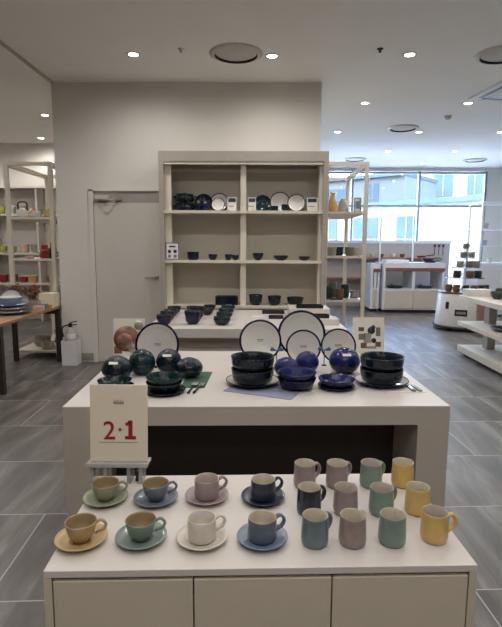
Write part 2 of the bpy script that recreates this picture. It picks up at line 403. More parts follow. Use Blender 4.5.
CUPS = [  # x, y, cup colour, inner, saucer colour, kind, cup label, saucer label
    (-.534, 1.412, 'beige', 'brownin', 'saucerbeige', 'round', 'tan footed cup with brown inside at the pedestal corner', 'tan saucer at the pedestal corner under the tan cup'),
    (-.354, 1.425, 'seafoam', 'brownin', 'saucerteal', 'round', 'grey-green footed cup with brown inside, front row beside the ivory cup', 'dull teal saucer, front row between tan and ivory saucers'),
    (-.167, 1.425, 'ivory', 'ivory', 'ivory', 'straight', 'ivory straight-sided cup, the palest cup on the pedestal', 'ivory saucer, the palest one on the pedestal'),
    (.018, 1.43, 'slate', 'creamin', 'saucerblue', 'straight', 'slate blue straight cup with cream inside, front row', 'mid blue saucer, front row beside the ivory saucer'),
    (-.535, 1.662, 'sage', 'brownin', 'saucersage', 'round', 'sage green footed cup just below the price sign', 'sage green saucer just below the price sign'),
    (-.357, 1.664, 'bluegrey', 'brownin', 'saucerbg', 'round', 'blue-grey footed cup with tan inside, back row', 'blue-grey saucer in back row between sage and mauve saucers'),
    (-.178, 1.682, 'mauve', 'mauvein', 'saucermauve', 'straight', 'mauve straight cup on matching saucer in back row', 'mauve saucer in the back row'),
    (.023, 1.68, 'inkblue', 'creamin', 'saucernavy', 'straight', 'dark navy cup with cream inside standing on a saucer', 'dark navy saucer in the back row')]
for x, y, c, i, s, k, l1, l2 in CUPS:
    saucer(l2, s, x, y); cup(l1, c, i, x, y, radians(18 if k == 'round' else 24), k, .7048 if k == 'round' else .7066)
MUGS = [
    (.18, 1.785, 'mauve', 'creamin', 30, 'mauve-grey mug in back row nearest the navy cup'),
    (.302, 1.79, 'mauve', 'creamin', 35, 'mauve-grey mug in back row beside the back green mug'),
    (.431, 1.795, 'green', 'mauvein', 35, 'green mug in back row, partly behind another green mug'),
    (.553, 1.805, 'yellow', 'creamin', 65, 'yellow mug in the back row of mugs'),
    (.178, 1.597, 'navymug', 'creamin', 35, 'near-black navy mug, darkest mug on the pedestal'),
    (.302, 1.60, 'mauve', 'mauvein', 55, 'mauve-grey mug in middle row beside the navy mug'),
    (.423, 1.60, 'green', 'mauvein', 35, 'green mug in the middle row of mugs'),
    (.548, 1.61, 'yellow', 'creamin', 65, 'yellow mug in the middle row of mugs'),
    (.178, 1.42, 'steelblue', 'creamin', 40, 'steel blue mug in the front row of mugs'),
    (.293, 1.424, 'mauve', 'creamin', 50, 'mauve-grey mug in front row beside the steel blue mug'),
    (.415, 1.43, 'green', 'creamin', 65, 'green mug in the front row of mugs'),
    (.55, 1.45, 'yellow', 'mauvein', 8, 'yellow mug in front row, its handle sticking out over the pedestal side')]
for x, y, c, i, a, l in MUGS: mug(l, c, i, x, y, radians(a))

# price sign on its acrylic stand
st = thing('acrylic_sign_stand', 'clear acrylic sign holder with two legs at back of the pedestal', 'sign stand', (-.53, 1.825, .7))
obj('ledge', boxes((-.118, .118, -.05, .03, .068, .076), (-.118, .118, -.05, -.044, .076, .084), bev=.001), 'frosty', st)
for s in (-.095, -.045, .045, .09):
    obj('leg', boxes((s-.007, s+.007, -.04, .02, 0, .068)), 'frosty', st)
obj('foot_clip', boxes((.066, .08, -.02, .0, 0, .04)), 'charcoal', st)
sg = tag(obj('price_sign', boxes((-.11, .11, -.003, .003, 0, .295), bev=.001), 'paper', None, (-.528, 1.815, .7772), 0, (radians(-5), 0, 0)), 'cream card sign with red numbers standing on acrylic holder', 'sign')
def text_mesh(body, size, bold=0):
    cu = bpy.data.curves.new('t', 'FONT'); cu.body = body; cu.size = size; cu.align_x = 'CENTER'; cu.extrude = .0006; cu.offset = bold
    o = bpy.data.objects.new('t', cu); C.objects.link(o)
    dg = bpy.context.evaluated_depsgraph_get(); me = bpy.data.meshes.new_from_object(o.evaluated_get(dg))
    bpy.data.objects.remove(o); return me
for s, x, sz, z in (('2', -.036, .1, .085), ('+', .005, .03, .112)):
    me = text_mesh(s, sz, .0042 if sz > .1 else .0008); me.materials.append(M['red'])
    link('red_digit' if s != '+' else 'plus_sign', me, sg, (x, -.0034, z), 0, (PI/2, 0, 0))
def one(bm):
    bx(bm, .037, .053, -.004, -.003, .086, .158); bx(bm, .024, .066, -.004, -.003, .085, .098)
    bx(bm, .0, .024, -.004, -.003, -.006, .006, mtx=Matrix.Translation((.027, 0, .141)) @ Matrix.Rotation(radians(-32), 4, 'Y'))
obj('red_digit', one, 'red', sg)
def small_print(bm):
    random.seed(9); x = -.075
    while x < .075:
        w = random.uniform(.004, .011); bx(bm, x, x+w, -.0038, -.003, .072, .0745); x += w+.0015
obj('small_print', small_print, 'grey', sg)
obj('heading_mark', lambda bm: [bx(bm, -.02+k*.0083, -.0135+k*.0083, -.0038, -.003, .221, .231) for k in range(5)] + [bx(bm, -.016, .016, -.0038, -.003, .235, .2365)], 'grey', sg)

# ------------------------------------------------------------------ second counter (waterfall table)
Z2 = .75
ct = thing('display_counter', 'wide white waterfall counter with dark recess set with blue tableware', 'display counter', (0, 0, 0))
CR = Matrix.Translation((-.022, 3.267, 0)) @ Matrix.Rotation(radians(2.2), 4, 'Z')
ct.matrix_world = CR
CW, CD = 2.065, 1.4
obj('worktop', boxes((-CW/2, CW/2, -CD/2, CD/2, .742, .75), bev=.002), 'white', ct)
obj('apron', boxes((-CW/2, CW/2, -CD/2, CD/2, .645, .742)), 'taupe', ct)
obj('side_panel', boxes((-CW/2, -CW/2+.17, -CD/2, CD/2, 0, .645)), 'taupe', ct)
obj('side_panel', boxes((CW/2-.17, CW/2, -CD/2, CD/2, 0, .645)), 'taupe', ct)
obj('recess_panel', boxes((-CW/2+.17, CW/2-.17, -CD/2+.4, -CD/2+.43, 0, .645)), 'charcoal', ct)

def covered_bowl(label, cols, x, y, r, h, sticker=True, knob=False, z=Z2):
    t = thing('covered_bowl', label, 'covered bowl', (x, y, z), 0, 'glazed covered bowls on the blue tableware counter')
    hb = h*.46
    obj('bowl', lambda bm: lathe(bm, [(0, .004), (r*.5, 0), (r*.56, .008), (r*.82, hb*.35), (r*.97, hb*.75), (r, hb), (r*.94, hb), (r*.8, hb*.4), (0, .015)], 40), (cols[0],), t, key='cb%.3f%.3f' % (r, h))
    l = obj('lid', lambda bm: lathe(bm, [(r*1.01, hb), (r*1.0, hb+.012), (r*.9, hb+h*.25), (r*.7, hb+h*.41), (r*.4, hb+h*.5), (r*.3, hb+h*.5), (r*.27, hb+h*.54), (0, hb+h*.54)], 40), (cols[1],), t, key='cl%.3f%.3f' % (r, h))
    if sticker:
        obj('sticker', lambda bm: bx(bm, -.028, .028, -.001, .001, -.01, .01), 'paperw', l, (0, -r*.80, hb+h*.36), 0, (radians(-50), 0, 0), key='sticker')
    return t
covered_bowl('dark blue-black covered bowl at counter edge, nearest menu card with red plates', ('ink', 'ink'), -.885, 3.06, .094, .155)
covered_bowl('dark green covered bowl, second in the row of four', ('teal', 'teal'), -.763, 3.215, .088, .165, sticker=False)
covered_bowl('dark blue-black covered bowl below the lone white plate', ('ink', 'ink'), -.592, 3.26, .086, .16)
covered_bowl('dark teal covered bowl standing on the green mat end', ('teal', 'ink'), -.442, 3.145, .089, .125, sticker=False, z=Z2+.0031)
def mat_fn(w, d):
    return boxes((-w/2, w/2, -d/2, d/2, 0, .003))
tag(obj('placemat', mat_fn(.15, .38), glaze('matgreen', (62, 92, 78), rough=.8), None, (-.385, 3.09, Z2), radians(-2)), 'green cloth placemat under the cutlery', 'placemat', 'placemats')
def spoonfork(kind, label, x, y, rz):
    t = thing(kind, label, kind, (x, y, Z2+.003), rz, 'cutlery on the green mat')
    obj('shaft', lambda bm: tube(bm, [(0, -.09, .005), (0, -.02, .007), (0, .05, .009)], [.0065, .0045, .004], 8, 1.3), 'black', t)
    if kind == 'spoon':
        obj('spoon_head', lambda bm: lathe(bm, [(0, 0), (.6, .12), (1, .35), (.96, .4), (.55, .18), (0, .08)], 24, Matrix.Translation((0, .078, .003)) @ Matrix.Diagonal((.021, .034, .022, 1))), 'steel', t)
    else:
        def tines(bm):
            bx(bm, -.013, .013, .048, .075, .006, .009, .001)
            for k in range(4): bx(bm, -.0125+k*.007, -.0085+k*.007, .074, .112, .006, .0085)
        obj('fork_head', tines, 'steel', t)
spoonfork('spoon', 'black-handled spoon lying on green mat', -.388, 2.87, radians(-6))
spoonfork('fork', 'black-handled fork lying next to the spoon', -.35, 2.87, radians(-10))
# dish and stack in front, partly behind the sign
def flat_stack(x, y, specs, group, z=Z2):
    for nm, label, r, h, mats, dz in specs:
        if nm == 'plate': plate('plate', label, 'plate', r, mats, (x, y, z), h=h, group=group)
        else: bowl(nm, label, r, h, mats, (x, y, z), foot=.6, group=group)
        z += dz
G2 = 'dark glazed dishes stacked on the counter'
flat_stack(-.845, 2.865, [('plate', 'dark teal plate under a shallow bowl just above the sign', .115, .018, ('ink', 'ink', 'ink'), .0075), ('bowl', 'dark teal patterned shallow bowl just above the sign', .1, .05, ('teal', 'teal'), 0)], G2)
flat_stack(-.54, 2.81, [('plate', 'dark navy plate at the bottom of stack beside spoon', .122, .018, ('ink', 'ink', 'ink'), .0075), ('bowl', 'lower dark bowl of the stack beside spoon', .105, .058, ('ink', 'ink'), .03), ('bowl', 'top dark bowl of the stack beside spoon', .106, .062, ('teal', 'teal'), 0)], G2)
# blue setting to the other side
M['matblue'] = checker('blue_woven_mat', (84, 96, 140), (172, 174, 186), 110)
tag(obj('placemat', mat_fn(.42, .3), 'matblue', None, (.05, 2.90, Z2), radians(-22)), 'blue checked placemat under the big bowls and plate', 'placemat', 'placemats')
tag(obj('placemat', mat_fn(.24, .26), 'paperw', None, (.86, 2.97, Z2), radians(5)), 'white placemat under the stacked bowls at counter side', 'placemat', 'placemats')
G3 = 'large dark bowls stacked on rimmed plates'
for x, y, w in ((-.03, 3.0, 'over the blue checked mat'), (.768, 3.03, 'over the white mat')):
    plate('plate', 'white plate with navy underside below stacked bowls '+w, 'plate', .166, ('navy', 'navy', 'bone'), (x, y, Z2+.0031), h=.026, group=G3, ri=.965)
    bowl('bowl', 'lower large dark bowl of the stack '+w, .132, .092, ('ink', 'ink'), (x, y, Z2+.0095), foot=.66, group=G3, bulge=.97)
    bowl('bowl', 'upper large dark bowl of the stack '+w, .134, .09, ('ink', 'ink'), (x, y, Z2+.088), foot=.66, group=G3, bulge=.97)
covered_bowl('cobalt covered bowl directly beside the stacked dark bowls', ('navy', 'blue'), .19, 3.19, .083, .125, sticker=False)
covered_bowl('cobalt covered bowl below the small white plate', ('navy', 'blue'), .335, 3.315, .08, .14, sticker=False)
covered_bowl('cobalt covered bowl with sticker beside the second stack of dark bowls', ('navy', 'blue'), .585, 3.3, .104, .17)
flat_stack(.235, 2.915, [('bowl', 'lower navy bowl of the pair in middle of counter front', .116, .065, ('navy', 'navy'), .035), ('bowl', 'upper cobalt bowl of the pair in middle of counter front', .117, .065, ('navy', 'blue'), 0)], G2, Z2+.0031)
flat_stack(.475, 2.93, [('plate', 'navy plate under a cobalt bowl between bowl pair and plate', .112, .018, ('navy', 'navy', 'navy'), .0075), ('bowl', 'cobalt bowl on a navy plate beside second stack', .11, .055, ('navy', 'blue'), 0)], G2)
# standing plates
GP = 'white plates with navy rims standing on the counter'
W3 = ('navy', 'navy', 'bone')
standing('plate', 'navy-rimmed white plate standing alone behind the covered bowls', .16, W3, -.70, 3.40, Z2, 12, -8, group=GP, mark=True)
standing('plate', 'navy-rimmed white plate standing behind the stacked dark bowls', .157, W3, .018, 3.60, Z2, 12, 6, group=GP, mark=True)
standing('plate', 'largest navy-rimmed white plate standing behind a smaller plate', .183, W3, .335, 3.75, Z2, 12, 0, group=GP)
standing('plate', 'small navy-rimmed white plate standing before the largest plate', .127, W3, .33, 3.53, Z2, 12, 0, group=GP, mark=True)
standing('plate', 'navy-rimmed white plate standing next to the framed menu card', .128, W3, .59, 3.58, Z2, 12, -6, group=GP, mark=True)
def bow(label, x, y, h):
    t = thing('bow_ornament', label, 'ornament', (x, y, Z2), 0, 'small blue bows between the plates')
    obj('pin', lambda bm: (tube(bm, [(0, 0, .004), (0, 0, h)], .003, 8), lathe(bm, [(0, 0), (.02, 0), (.018, .004), (0, .005)], 16)), 'blue', t, key='bowpin')
    for s in (-1, 1):
        obj('loop', lambda bm, s=s: lathe(bm, [(0, -1), (.35, -.6), (1, .5), (.8, .95), (.0, .8)], 14, Matrix.Translation((s*.022, 0, h+.002)) @ Matrix.Rotation(s*(PI/2-.35), 4, 'Y') @ Matrix.Diagonal((.016, .012, .024, 1))), glaze('ribbon', (44, 92, 140)), t, key='loop%d' % s)
bow('small blue bow between plates nearest stacked dark bowls', .135, 3.47, .115)
bow('small blue bow between small plate and plate by menu card', .475, 3.5, .11)
# menu cards
def card(name, label, w, h, loc, rz, pics, frame=None, tilt=-8, group=None, cat='card'):
    t = thing(name, label, cat, (loc[0], loc[1], loc[2]+.0015), rz, group, rot=(radians(tilt), 0, rz))
    obj('board', boxes((-w/2, w/2, 0, .008, 0, h)), 'paperw' if not frame else frame, t)
    if frame: obj('print', boxes((-w/2+.014, w/2-.014, -.001, 0, .014, h-.014)), 'paperw', t)
    for nm, m, x, z, r in pics:
        if nm == 'dish_picture':
            obj(nm, lambda bm: lathe(bm, [(0, 0), (r, 0), (r, .001), (0, .001)], 28, Matrix.Translation((x, -.0012, z)) @ Matrix.Rotation(PI/2, 4, 'X')), m, t)
        else:
            obj(nm, boxes((x-r[0], x+r[0], -.0022, -.0012, z-r[1], z+r[1])), m, t)
    return t
card('menu_card', 'white photo card with red plates and cups at counter edge', .235, .29, (-.985, 3.73, Z2), radians(3),
     [('dish_picture', 'redwood', -.017, .135, .098), ('dish_picture', 'pinkish', -.03, .115, .062), ('dish_picture', 'creamin', .025, .07, .045), ('dish_picture', 'bone', .025, .07, .03), ('dish_picture', 'sage', .075, .235, .034), ('picture_block', 'paper', -.045, .235, (.055, .035)), ('picture_block', 'redwood', -.08, .05, (.03, .028))])
pics = [('picture_block', 'brown', -.06, .19, (.022, .016)), ('picture_block', 'olive', -.055, .13, (.026, .024)), ('picture_block', 'stone', -.01, .12, (.03, .04)), ('picture_block', 'brown', -.04, .06, (.024, .022)), ('dish_picture', 'inkblue', .02, .18, .03), ('dish_picture', 'navymug', .035, .205, .018), ('picture_block', 'olive', .075, .17, (.018, .035)), ('dish_picture', 'navymug', .04, .1, .02), ('picture_block', 'brown', .075, .07, (.022, .02)), ('picture_block', 'stone', .02, .045, (.04, .01))]
card('framed_menu_card', 'pale wooden framed card of crockery pictures at counter back corner', .25, .285, (.885, 3.92, Z2), radians(2), pics, frame='paper')
cs = thing('wrapped_cutlery', 'small clear-wrapped pair of cutlery on white mat', 'cutlery', (.935, 2.915, Z2+.0031), radians(5))
for s in (-.018, .018): obj('stick', lambda bm, s=s: bx(bm, s-.011, s+.011, -.06, .06, 0, .01, .003), 'slate' if s < 0 else 'saucerbg', cs)

# ------------------------------------------------------------------ third table and steps
Z3 = .8
t3 = thing('display_table', 'long white table in front of bookshelf holding rows of dark bowls', 'table', (-.115, 5.47, 0), radians(1.2))
obj('tabletop', boxes((-.985, .965, -.73, .70, .71, .8), bev=.003), 'white', t3)
obj('modesty_panel', boxes((-.92, .9, -.55, -.53, .12, .71)), 'cream', t3)
obj('rail', boxes((-.86, .86, -.63, -.56, .54, .585)), 'white', t3)
for x in (-.98, .9):
    for y in (-.69, .58): obj('leg', boxes((x, x+.05, y, y+.05, 0, .71)), 'cream', t3, key='t3leg%s%s' % (x, y))
def small(kind, label, r, h, cols, x, y, z, group, foot=.5, cat=None, rz=0):
    return bowl(kind, label, r, h, cols, (x, y, z), rz, group, foot, cat or 'bowl')
G5 = 'dark bowls in rows on the table before the bookshelf'
q = .941
def t3pos(x, y): return (x*q, y*q)
for i, (x, y) in enumerate(((-1.0, 5.27), (-1.015, 5.55), (-1.03, 5.85), (-1.04, 6.15))):
    x, y = t3pos(x, y)
    w = ('front', 'second', 'third', 'last')[i]
    small('bowl', w+' navy bowl in row along the table end, going back to bookshelf', .08, .085, ('navy', 'ink'), x, y, Z3, G5)
    if i in (0, 1): small('bowl', 'navy bowl nested in the %s navy bowl along the table end' % w, .078, .068, ('ink', 'ink'), x, y, Z3+.034, G5)
for i, (x, y) in enumerate(((-.705, 5.34), (-.71, 5.72))):
    x, y = t3pos(x, y)
    small('tumbler', ('front', 'rear')[i]+' tall navy tumbler in the middle of the table bowls', .085, .135, ('navy', 'ink'), x, y, Z3, G5, .6, 'tumbler')
for i, (x, y) in enumerate(((-.62, 6.05), (-.8, 6.2), (-.62, 6.35))):
    x, y = t3pos(x, y)
    small('bowl', ('dark bowl standing just behind the tall tumblers', 'shallow dark bowl between end row and tumblers, at the back', 'dark bowl against bookshelf behind the tumblers')[i], .09 if i == 1 else .075, .08, ('ink', 'ink'), x, y, Z3, G5)
for i, y in enumerate((5.30, 5.66, 6.02, 6.38)):
    x, y = t3pos(-.385, y)
    w = ('front', 'second', 'third', 'rearmost')[i]
    small('bowl', w+' teal bowl in the straight row of four teal bowls', .088, .062, ('teal', 'teal'), x, y, Z3, G5)
    small('bowl', 'teal bowl nested in the %s teal bowl of the row' % w, .085, .055, ('teal', 'teal'), x, y, Z3+.027, G5)
def riser(label, x0, x1, y0, y1, z0, z1):
    return tag(obj('display_riser', boxes((x0, x1, y0, y1, z0, z1), bev=.003), 'white'), label, 'riser', 'white risers on the table before the bookshelf')
riser('low white riser at the table end nearest framed card', .42, .82, 5.0, 5.24, Z3, .86)
riser('taller white riser behind the low one, against bookshelf', .35, .80, 5.5, 5.9, Z3, .90)
def tray(label, w, d, x, y, z):
    def fn(bm):
        bx(bm, -w/2, w/2, -d/2, d/2, 0, .012, .003)
        for a, b, c, e in ((-w/2, w/2, -d/2, -d/2+.008), (-w/2, w/2, d/2-.008, d/2), (-w/2, -w/2+.008, -d/2, d/2), (w/2-.008, w/2, -d/2, d/2)): bx(bm, a, b, c, e, .01, .035)
    return tag(obj('serving_tray', fn, 'tray', None, (x, y, z)), label, 'tray', 'black trays on the table before the bookshelf')
tray('black tray lying on the low white riser', .26, .12, .60, 5.13, .86)
tray('black tray on top of the taller white riser', .3, .14, .58, 5.62, .90)
tray('small black tray lying flat on table between bowls and risers', .16, .08, .2, 5.45, Z3)
tray('long black tray flat on the table in front of bookshelf pots', .26, .09, .18, 5.85, Z3)
for i, (x, y) in enumerate(((.02, 5.3), (.0, 5.62))):
    tag(obj('paper_card', boxes((-.07, .07, -.05, .05, 0, .004)), 'paperw', None, (x, y, Z3)), ('white card flat on table behind the standing plate', 'white card flat on table, farther of two near the pots')[i], 'card', 'white cards flat on the table')

# ------------------------------------------------------------------ bookshelf against the back wall
BX0, BX1, BY, BT = -1.225, .845, 6.25, 2.725
bs = thing('display_bookshelf', 'tall cream two-bay bookshelf with dark ceramics against wall', 'bookshelf', (0, 0, 0))
obj('fascia_frame', boxes((BX0, BX1, BY, 6.64, BT-.12, BT), (BX0, BX0+.06, BY, 6.64, 0, BT-.12), (BX1-.06, BX1, BY, 6.64, 0, BT-.12)), 'fascia', bs)
obj('back_panel', boxes((BX0+.06, BX1-.06, 6.62, 6.64, 0, BT-.12)), 'backp', bs)
for x0, x1 in ((BX0+.06, BX0+.14), (-.225, -.155), (BX1-.1, BX1-.06)):
    obj('upright', boxes((x0, x1, BY+.07, BY+.14, 0, BT-.12)), 'cream', bs)
for x0, x1 in ((BX0+.06, BX0+.09), (BX1-.09, BX1-.06)): obj('rear_upright', boxes((x0, x1, 6.56, 6.62, 0, BT-.12)), 'cream', bs)
obj('cross_rail', boxes((BX0+.09, BX1-.09, 6.59, 6.62, BT-.20, BT-.16)), 'cream', bs)
obj('top_rail', boxes((BX0+.06, BX1-.06, BY+.01, BY+.05, BT-.155, BT-.12)), 'cream', bs)
SH = (2.02, 1.41, .84, .3)
for z in SH:
    obj('shelf_board', boxes((BX0+.06, BX1-.06, BY+.005, 6.62, z-.035, z)), 'cream', bs)
GB = 'ceramics on the bookshelf top board'
s1, s2, s3, yb = SH[0], SH[1], SH[2], 6.40
def casserole(label, x, y, z, r, h, col, group):
    t = thing('casserole_pot', label, 'pot', (x, y, z), 0, group)
    obj('body', bowl_fn(r, h*.8, .93, 36, 1.0), (col, col), t, key='cas%.3f%.3f' % (r, h))
    l = obj('lid', lambda bm: lathe(bm, [(r*1.02, h*.8), (r*1.0, h*.86), (r*.75, h*.93), (0, h*.95)], 36), (col,), t, key='casl%.3f%.3f' % (r, h))
    obj('knob', lambda bm: lathe(bm, [(.012, h*.9), (.014, h*.97), (.024, h), (.02, h*1.06), (0, h*1.08)], 18), (col,), l, key='cask%.3f%.3f' % (r, h))
    for s in (-1, 1):
        obj('handle', lambda bm: tube(bm, arc([(s*r*.96, -.035, h*.55), (s*(r+.025), -.02, h*.57), (s*(r+.025), .02, h*.57), (s*r*.96, .035, h*.55)], 12), .008), (col,), t, key='cash%.3f%.3f%d' % (r, h, s))
casserole('lower dark casserole pot of stack on the top board', -.93, yb, s1, .112, .108, 'ink', GB)
casserole('upper dark casserole pot of stack on the top board', -.93, yb, s1+.118, .112, .1, 'ink', GB)
KW = ('navy', 'navy', 'bone')
standing('plate', 'large dark blue plate standing on top board beside the pots', .115, ('blue', 'navy', 'navy'), -.70, 6.46, s1, 14, cat='plate', group=GB)
small('mug', 'small navy cup at pot side of the dark blue plate, top board', .04, .07, ('navy', 'ink'), -.76, 6.32, s1, GB, .7, 'cup')
small('cup', 'small cobalt bowl at foot of the dark blue plate, top board', .05, .06, ('blue', 'navy'), -.665, 6.33, s1, GB, .6)
standing('plate', 'white plate with navy rim, rear of the pair beside small cards', .12, KW, -.50, 6.48, s1, 12, group=GB)
standing('plate', 'smaller white plate with navy rim, in front of its twin', .086, KW, -.51, 6.39, s1, 12, group=GB)
standing('plate', 'round dark teal plate standing on top board', .105, ('teal', 'teal', 'teal'), .05, 6.40, s1, 12, group=GB)
standing('plate', 'white plate behind the dark teal plate and little cups', .128, KW, .27, 6.46, s1, 12, group=GB)
standing('plate', 'white plate standing beside the end card of the top board', .113, KW, .475, 6.43, s1, 12, group=GB)
small('mug', 'small dark teal cup before white plate, next to teal plate', .05, .06, ('teal', 'ink'), .195, 6.33, s1, GB, .7, 'cup')
small('mug', 'taller dark teal cup between the two white plates', .045, .08, ('teal', 'ink'), .325, 6.33, s1, GB, .7, 'cup')
for x, w, l in ((-.335, .11, 'small white info card with dark heading beside plate pair'), (-.085, .1, 'small info card with dark heading before the dark teal plate'), (.67, .13, 'white info card with dark heading at the end of top board')):
    card('info_card', l, w, .17, (x, 6.37, s1), 0, [('heading_block', 'navymug', 0, .135, (w*.42, .024)), ('heading_block', 'stone', -.01, .06, (w*.3, .006))], tilt=-8, group='white info cards on the bookshelf')
card('framed_card', 'white framed card with four cup pictures on middle board', .17, .215, (-1.075, 6.272, s2), 0,
     [('picture_block', 'darkgreen', 0, .165, (.04, .01)), ('dish_picture', 'inkblue', -.035, .105, .022), ('dish_picture', 'inkblue', .035, .105, .022), ('dish_picture', 'saucerblue', -.035, .045, .02), ('dish_picture', 'saucerblue', .035, .045, .02)], frame='saucerbg', tilt=-3)
GM = 'dark cups and dishes on the middle board'
for kind, l, r, h, cols, x, f in (('bowl', 'tall navy bowl nearest framed card on middle board', .068, .085, ('navy', 'ink'), -.825, .7), ('cup', 'small navy cup in the middle of first bay', .052, .06, ('navy', 'ink'), -.575, .5),
        ('cup', 'dark cup of the close pair near the centre upright', .04, .06, ('navy', 'ink'), -.38, .5), ('cup', 'second dark cup of the close pair, touching the centre upright side', .038, .055, ('ink', 'ink'), -.29, .5),
        ('bowl', 'deep dark bowl just past the centre upright on middle board', .062, .075, ('ink', 'navy'), -.005, .45), ('dish', 'wide shallow dark dish on middle board', .085, .05, ('ink', 'navy'), .285, .5), ('dish', 'small shallow dark dish at end of middle board', .066, .042, ('ink', 'ink'), .58, .5)):
    small(kind, l, r*1.15, h*1.2, cols, x, 6.36, s2, GM, f, 'dish' if kind == 'dish' else kind)
GL = 'dark pots on the lowest visible board'
def crate(label, x, y, z):
    def fn(bm):
        w, d, h = .27, .15, .055
        bx(bm, -w/2, w/2, -d/2, d/2, 0, .01)
        for s in (-1, 1):
            bx(bm, s*w/2-.008, s*w/2+.008, -d/2, d/2, 0, h, .002); bx(bm, -w/2, w/2, s*d/2-.008, s*d/2+.008, 0, h, .002)
    tag(obj('baking_dish', fn, 'ink', None, (x, y, z), 0, key='crate'), label, 'dish', GL)
crate('lower dark rectangular baking dish behind teal bowls', -.40, 6.38, s3); crate('upper dark rectangular baking dish stacked behind teal bowls', -.40, 6.38, s3+.056)
small('bowl', 'deep dark bowl nearest centre upright on lowest board', .09, .13, ('ink', 'ink'), -.03, 6.38, s3, GL, .6)
small('bowl', 'deep dark bowl in the middle of second bay, lowest board', .088, .115, ('ink', 'ink'), .21, 6.38, s3, GL, .6)
small('bowl', 'wide dark bowl at end of the lowest board', .11, .1, ('ink', 'ink'), .475, 6.38, s3, GL, .6)

# ------------------------------------------------------------------ open frame shelves (one past each end of the wall)
def frame_shelf(label, x0, x1, y0, y1, top, boards):
    t = thing('open_frame_shelf', label, 'shelf', (0, 0, 0), 0, 'open cream metal frame shelves')
    w = .05
    for x in (x0, x1-w):
        for y in (y0, y1-w): obj('post', boxes((x, x+w, y, y+w, 0, top)), 'cream', t)
    for y in (y0, y1-w): obj('cross_rail', boxes((x0+w, x1-w, y, y+w, top-.045, top)), 'cream', t)
    for x in (x0, x1-w): obj('side_rail', boxes((x, x+w, y0+w, y1-w, top-.06, top)), 'cream', t)
    for z in boards: obj('shelf_board', boxes((x0+.01, x1-.01, y0+.02, y1-.02, z-.03, z)), 'cream', t)
    return t
frame_shelf('open cream frame shelf with pots past the end of bookshelf', .88, 1.452, 6.8, 8.3, 2.69, (2.05, 1.46, .86))
frame_shelf('open cream frame shelf beyond the wall corner by the wooden table', -3.40, -2.76, 6.8, 8.15, 2.68, (1.96, 1.40, .12))
GF = 'pots on the open frame shelf past the bookshelf'
def vase(name, label, prof, col, x, y, z, group, cat='vase'):
    return tag(obj(name, lambda bm: lathe(bm, prof, 32), (col,) if isinstance(col, str) else col, None, (x, y, z)), label, cat, group)
vase('bottle', 'ochre gourd-shaped bottle on the top board of frame shelf', [(0, 0), (.06, 0), (.075, .04), (.07, .1), (.04, .17), (.03, .21), (.036, .25), (.03, .26), (0, .26)], 'ochre', 1.0, 6.95, 2.05, GF, 'bottle')
vase('bottle', 'pale conical pot beside the ochre bottle', [(0, 0), (.085, 0), (.09, .03), (.06, .12), (.03, .18), (.02, .2), (0, .2)], 'stone', 1.17, 7.15, 2.05, GF, 'pot')
card('dark_card', 'dark upright card at the top board end of frame shelf', .1, .2, (1.355, 7.0, 2.05), 0, [('picture_block', 'saucerblue', 0, .1, (.03, .05))], frame='olive', tilt=-5)
for i, (x, c, r) in enumerate(((1.0, 'stone', .078), (1.13, 'navymug', .07), (1.26, 'olive', .075), (1.38, 'creamin', .06))):
    small('pot', ('pale stone pot, first on frame shelf second board', 'dark pot on second board, between pale pots', 'olive pot on second board of frame shelf', 'small cream pot at end of second board')[i], r, .12, (c, 'brown'), x, 6.95 + .15*(i % 2), 1.46, GF, .7, 'pot')
for i, (x, y, c, h) in enumerate(((.99, 6.99, 'darkgreen', .17), (1.07, 7.2, 'olive', .22), (1.14, 6.985, 'brown', .14), (1.24, 7.13, 'darkgreen', .19), (1.345, 6.99, 'mauve', .12))):
    small('pot', ('dark green pot nearest bookshelf on lowest board', 'tall olive pot at back of lowest board', 'brown pot at front of lowest board', 'tall dark green pot in the middle of lowest board', 'short mauve pot at end of lowest board')[i], .06, h, (c, c), x, y, .86, GF, .8, 'pot')
for i, (x, c) in enumerate(((1.08, 'tray'), (1.305, 'bone'))):
    tag(obj('flat_dish', boxes((-.08, .08, -.04, .04, 0, .018), bev=.004), c, None, (x, 6.87, .86)), ('thin dark dish at the front edge of lowest board', 'thin pale dish at the front edge of lowest board')[i], 'dish', 'flat dishes at shelf front')

# ------------------------------------------------------------------ beyond the wall corner: wooden table, wall shelf
tb = thing('wooden_table', 'long oak-topped table with dark legs beside wall corner', 'table', (0, 0, 0))
obj('tabletop', boxes((-3.36, -2.69, 4.9, 6.78, .735, .77), bev=.003), 'wood', tb)
for x in (-3.35, -2.75):
    for y in (5.16, 6.7): obj('leg', boxes((x, x+.05, y-.03, y+.03, 0, .735)), 'legd', tb)
obj('apron', boxes((-3.3, -2.75, 5.18, 5.2, .66, .735), (-3.3, -2.75, 6.68, 6.7, .66, .735), (-3.34, -3.31, 5.18, 6.68, .68, .735)), 'legd', tb)
GT = 'tableware on the oak table'
Zt = .77
standing('plate', 'white plate with blue motif standing on oak table', .13, ('bone', 'skyblue', 'bone'), -3.17, 6.3, Zt, 20, 12, group=GT)
plate('plate', 'wide sky blue plate at bottom of the stack on oak table', 'plate', .22, ('royal', 'royal', 'skyblue'), (-2.96, 5.9, Zt), group=GT, h=.03)
plate('plate', 'brown plate in the middle of the stack on oak table', 'plate', .2, ('brown', 'brown', 'brown'), (-2.96, 5.9, Zt+.04), group=GT, h=.03)
plate('plate', 'dark blue top plate of the stack on oak table', 'plate', .2, ('royal', 'royal', 'skyblue'), (-2.96, 5.9, Zt+.08), group=GT, h=.035)
small('bowl', 'large pale blue-white bowl on top of the plate stack', .14, .11, ('skyblue', 'bone'), -2.97, 5.91, Zt+.092, GT)
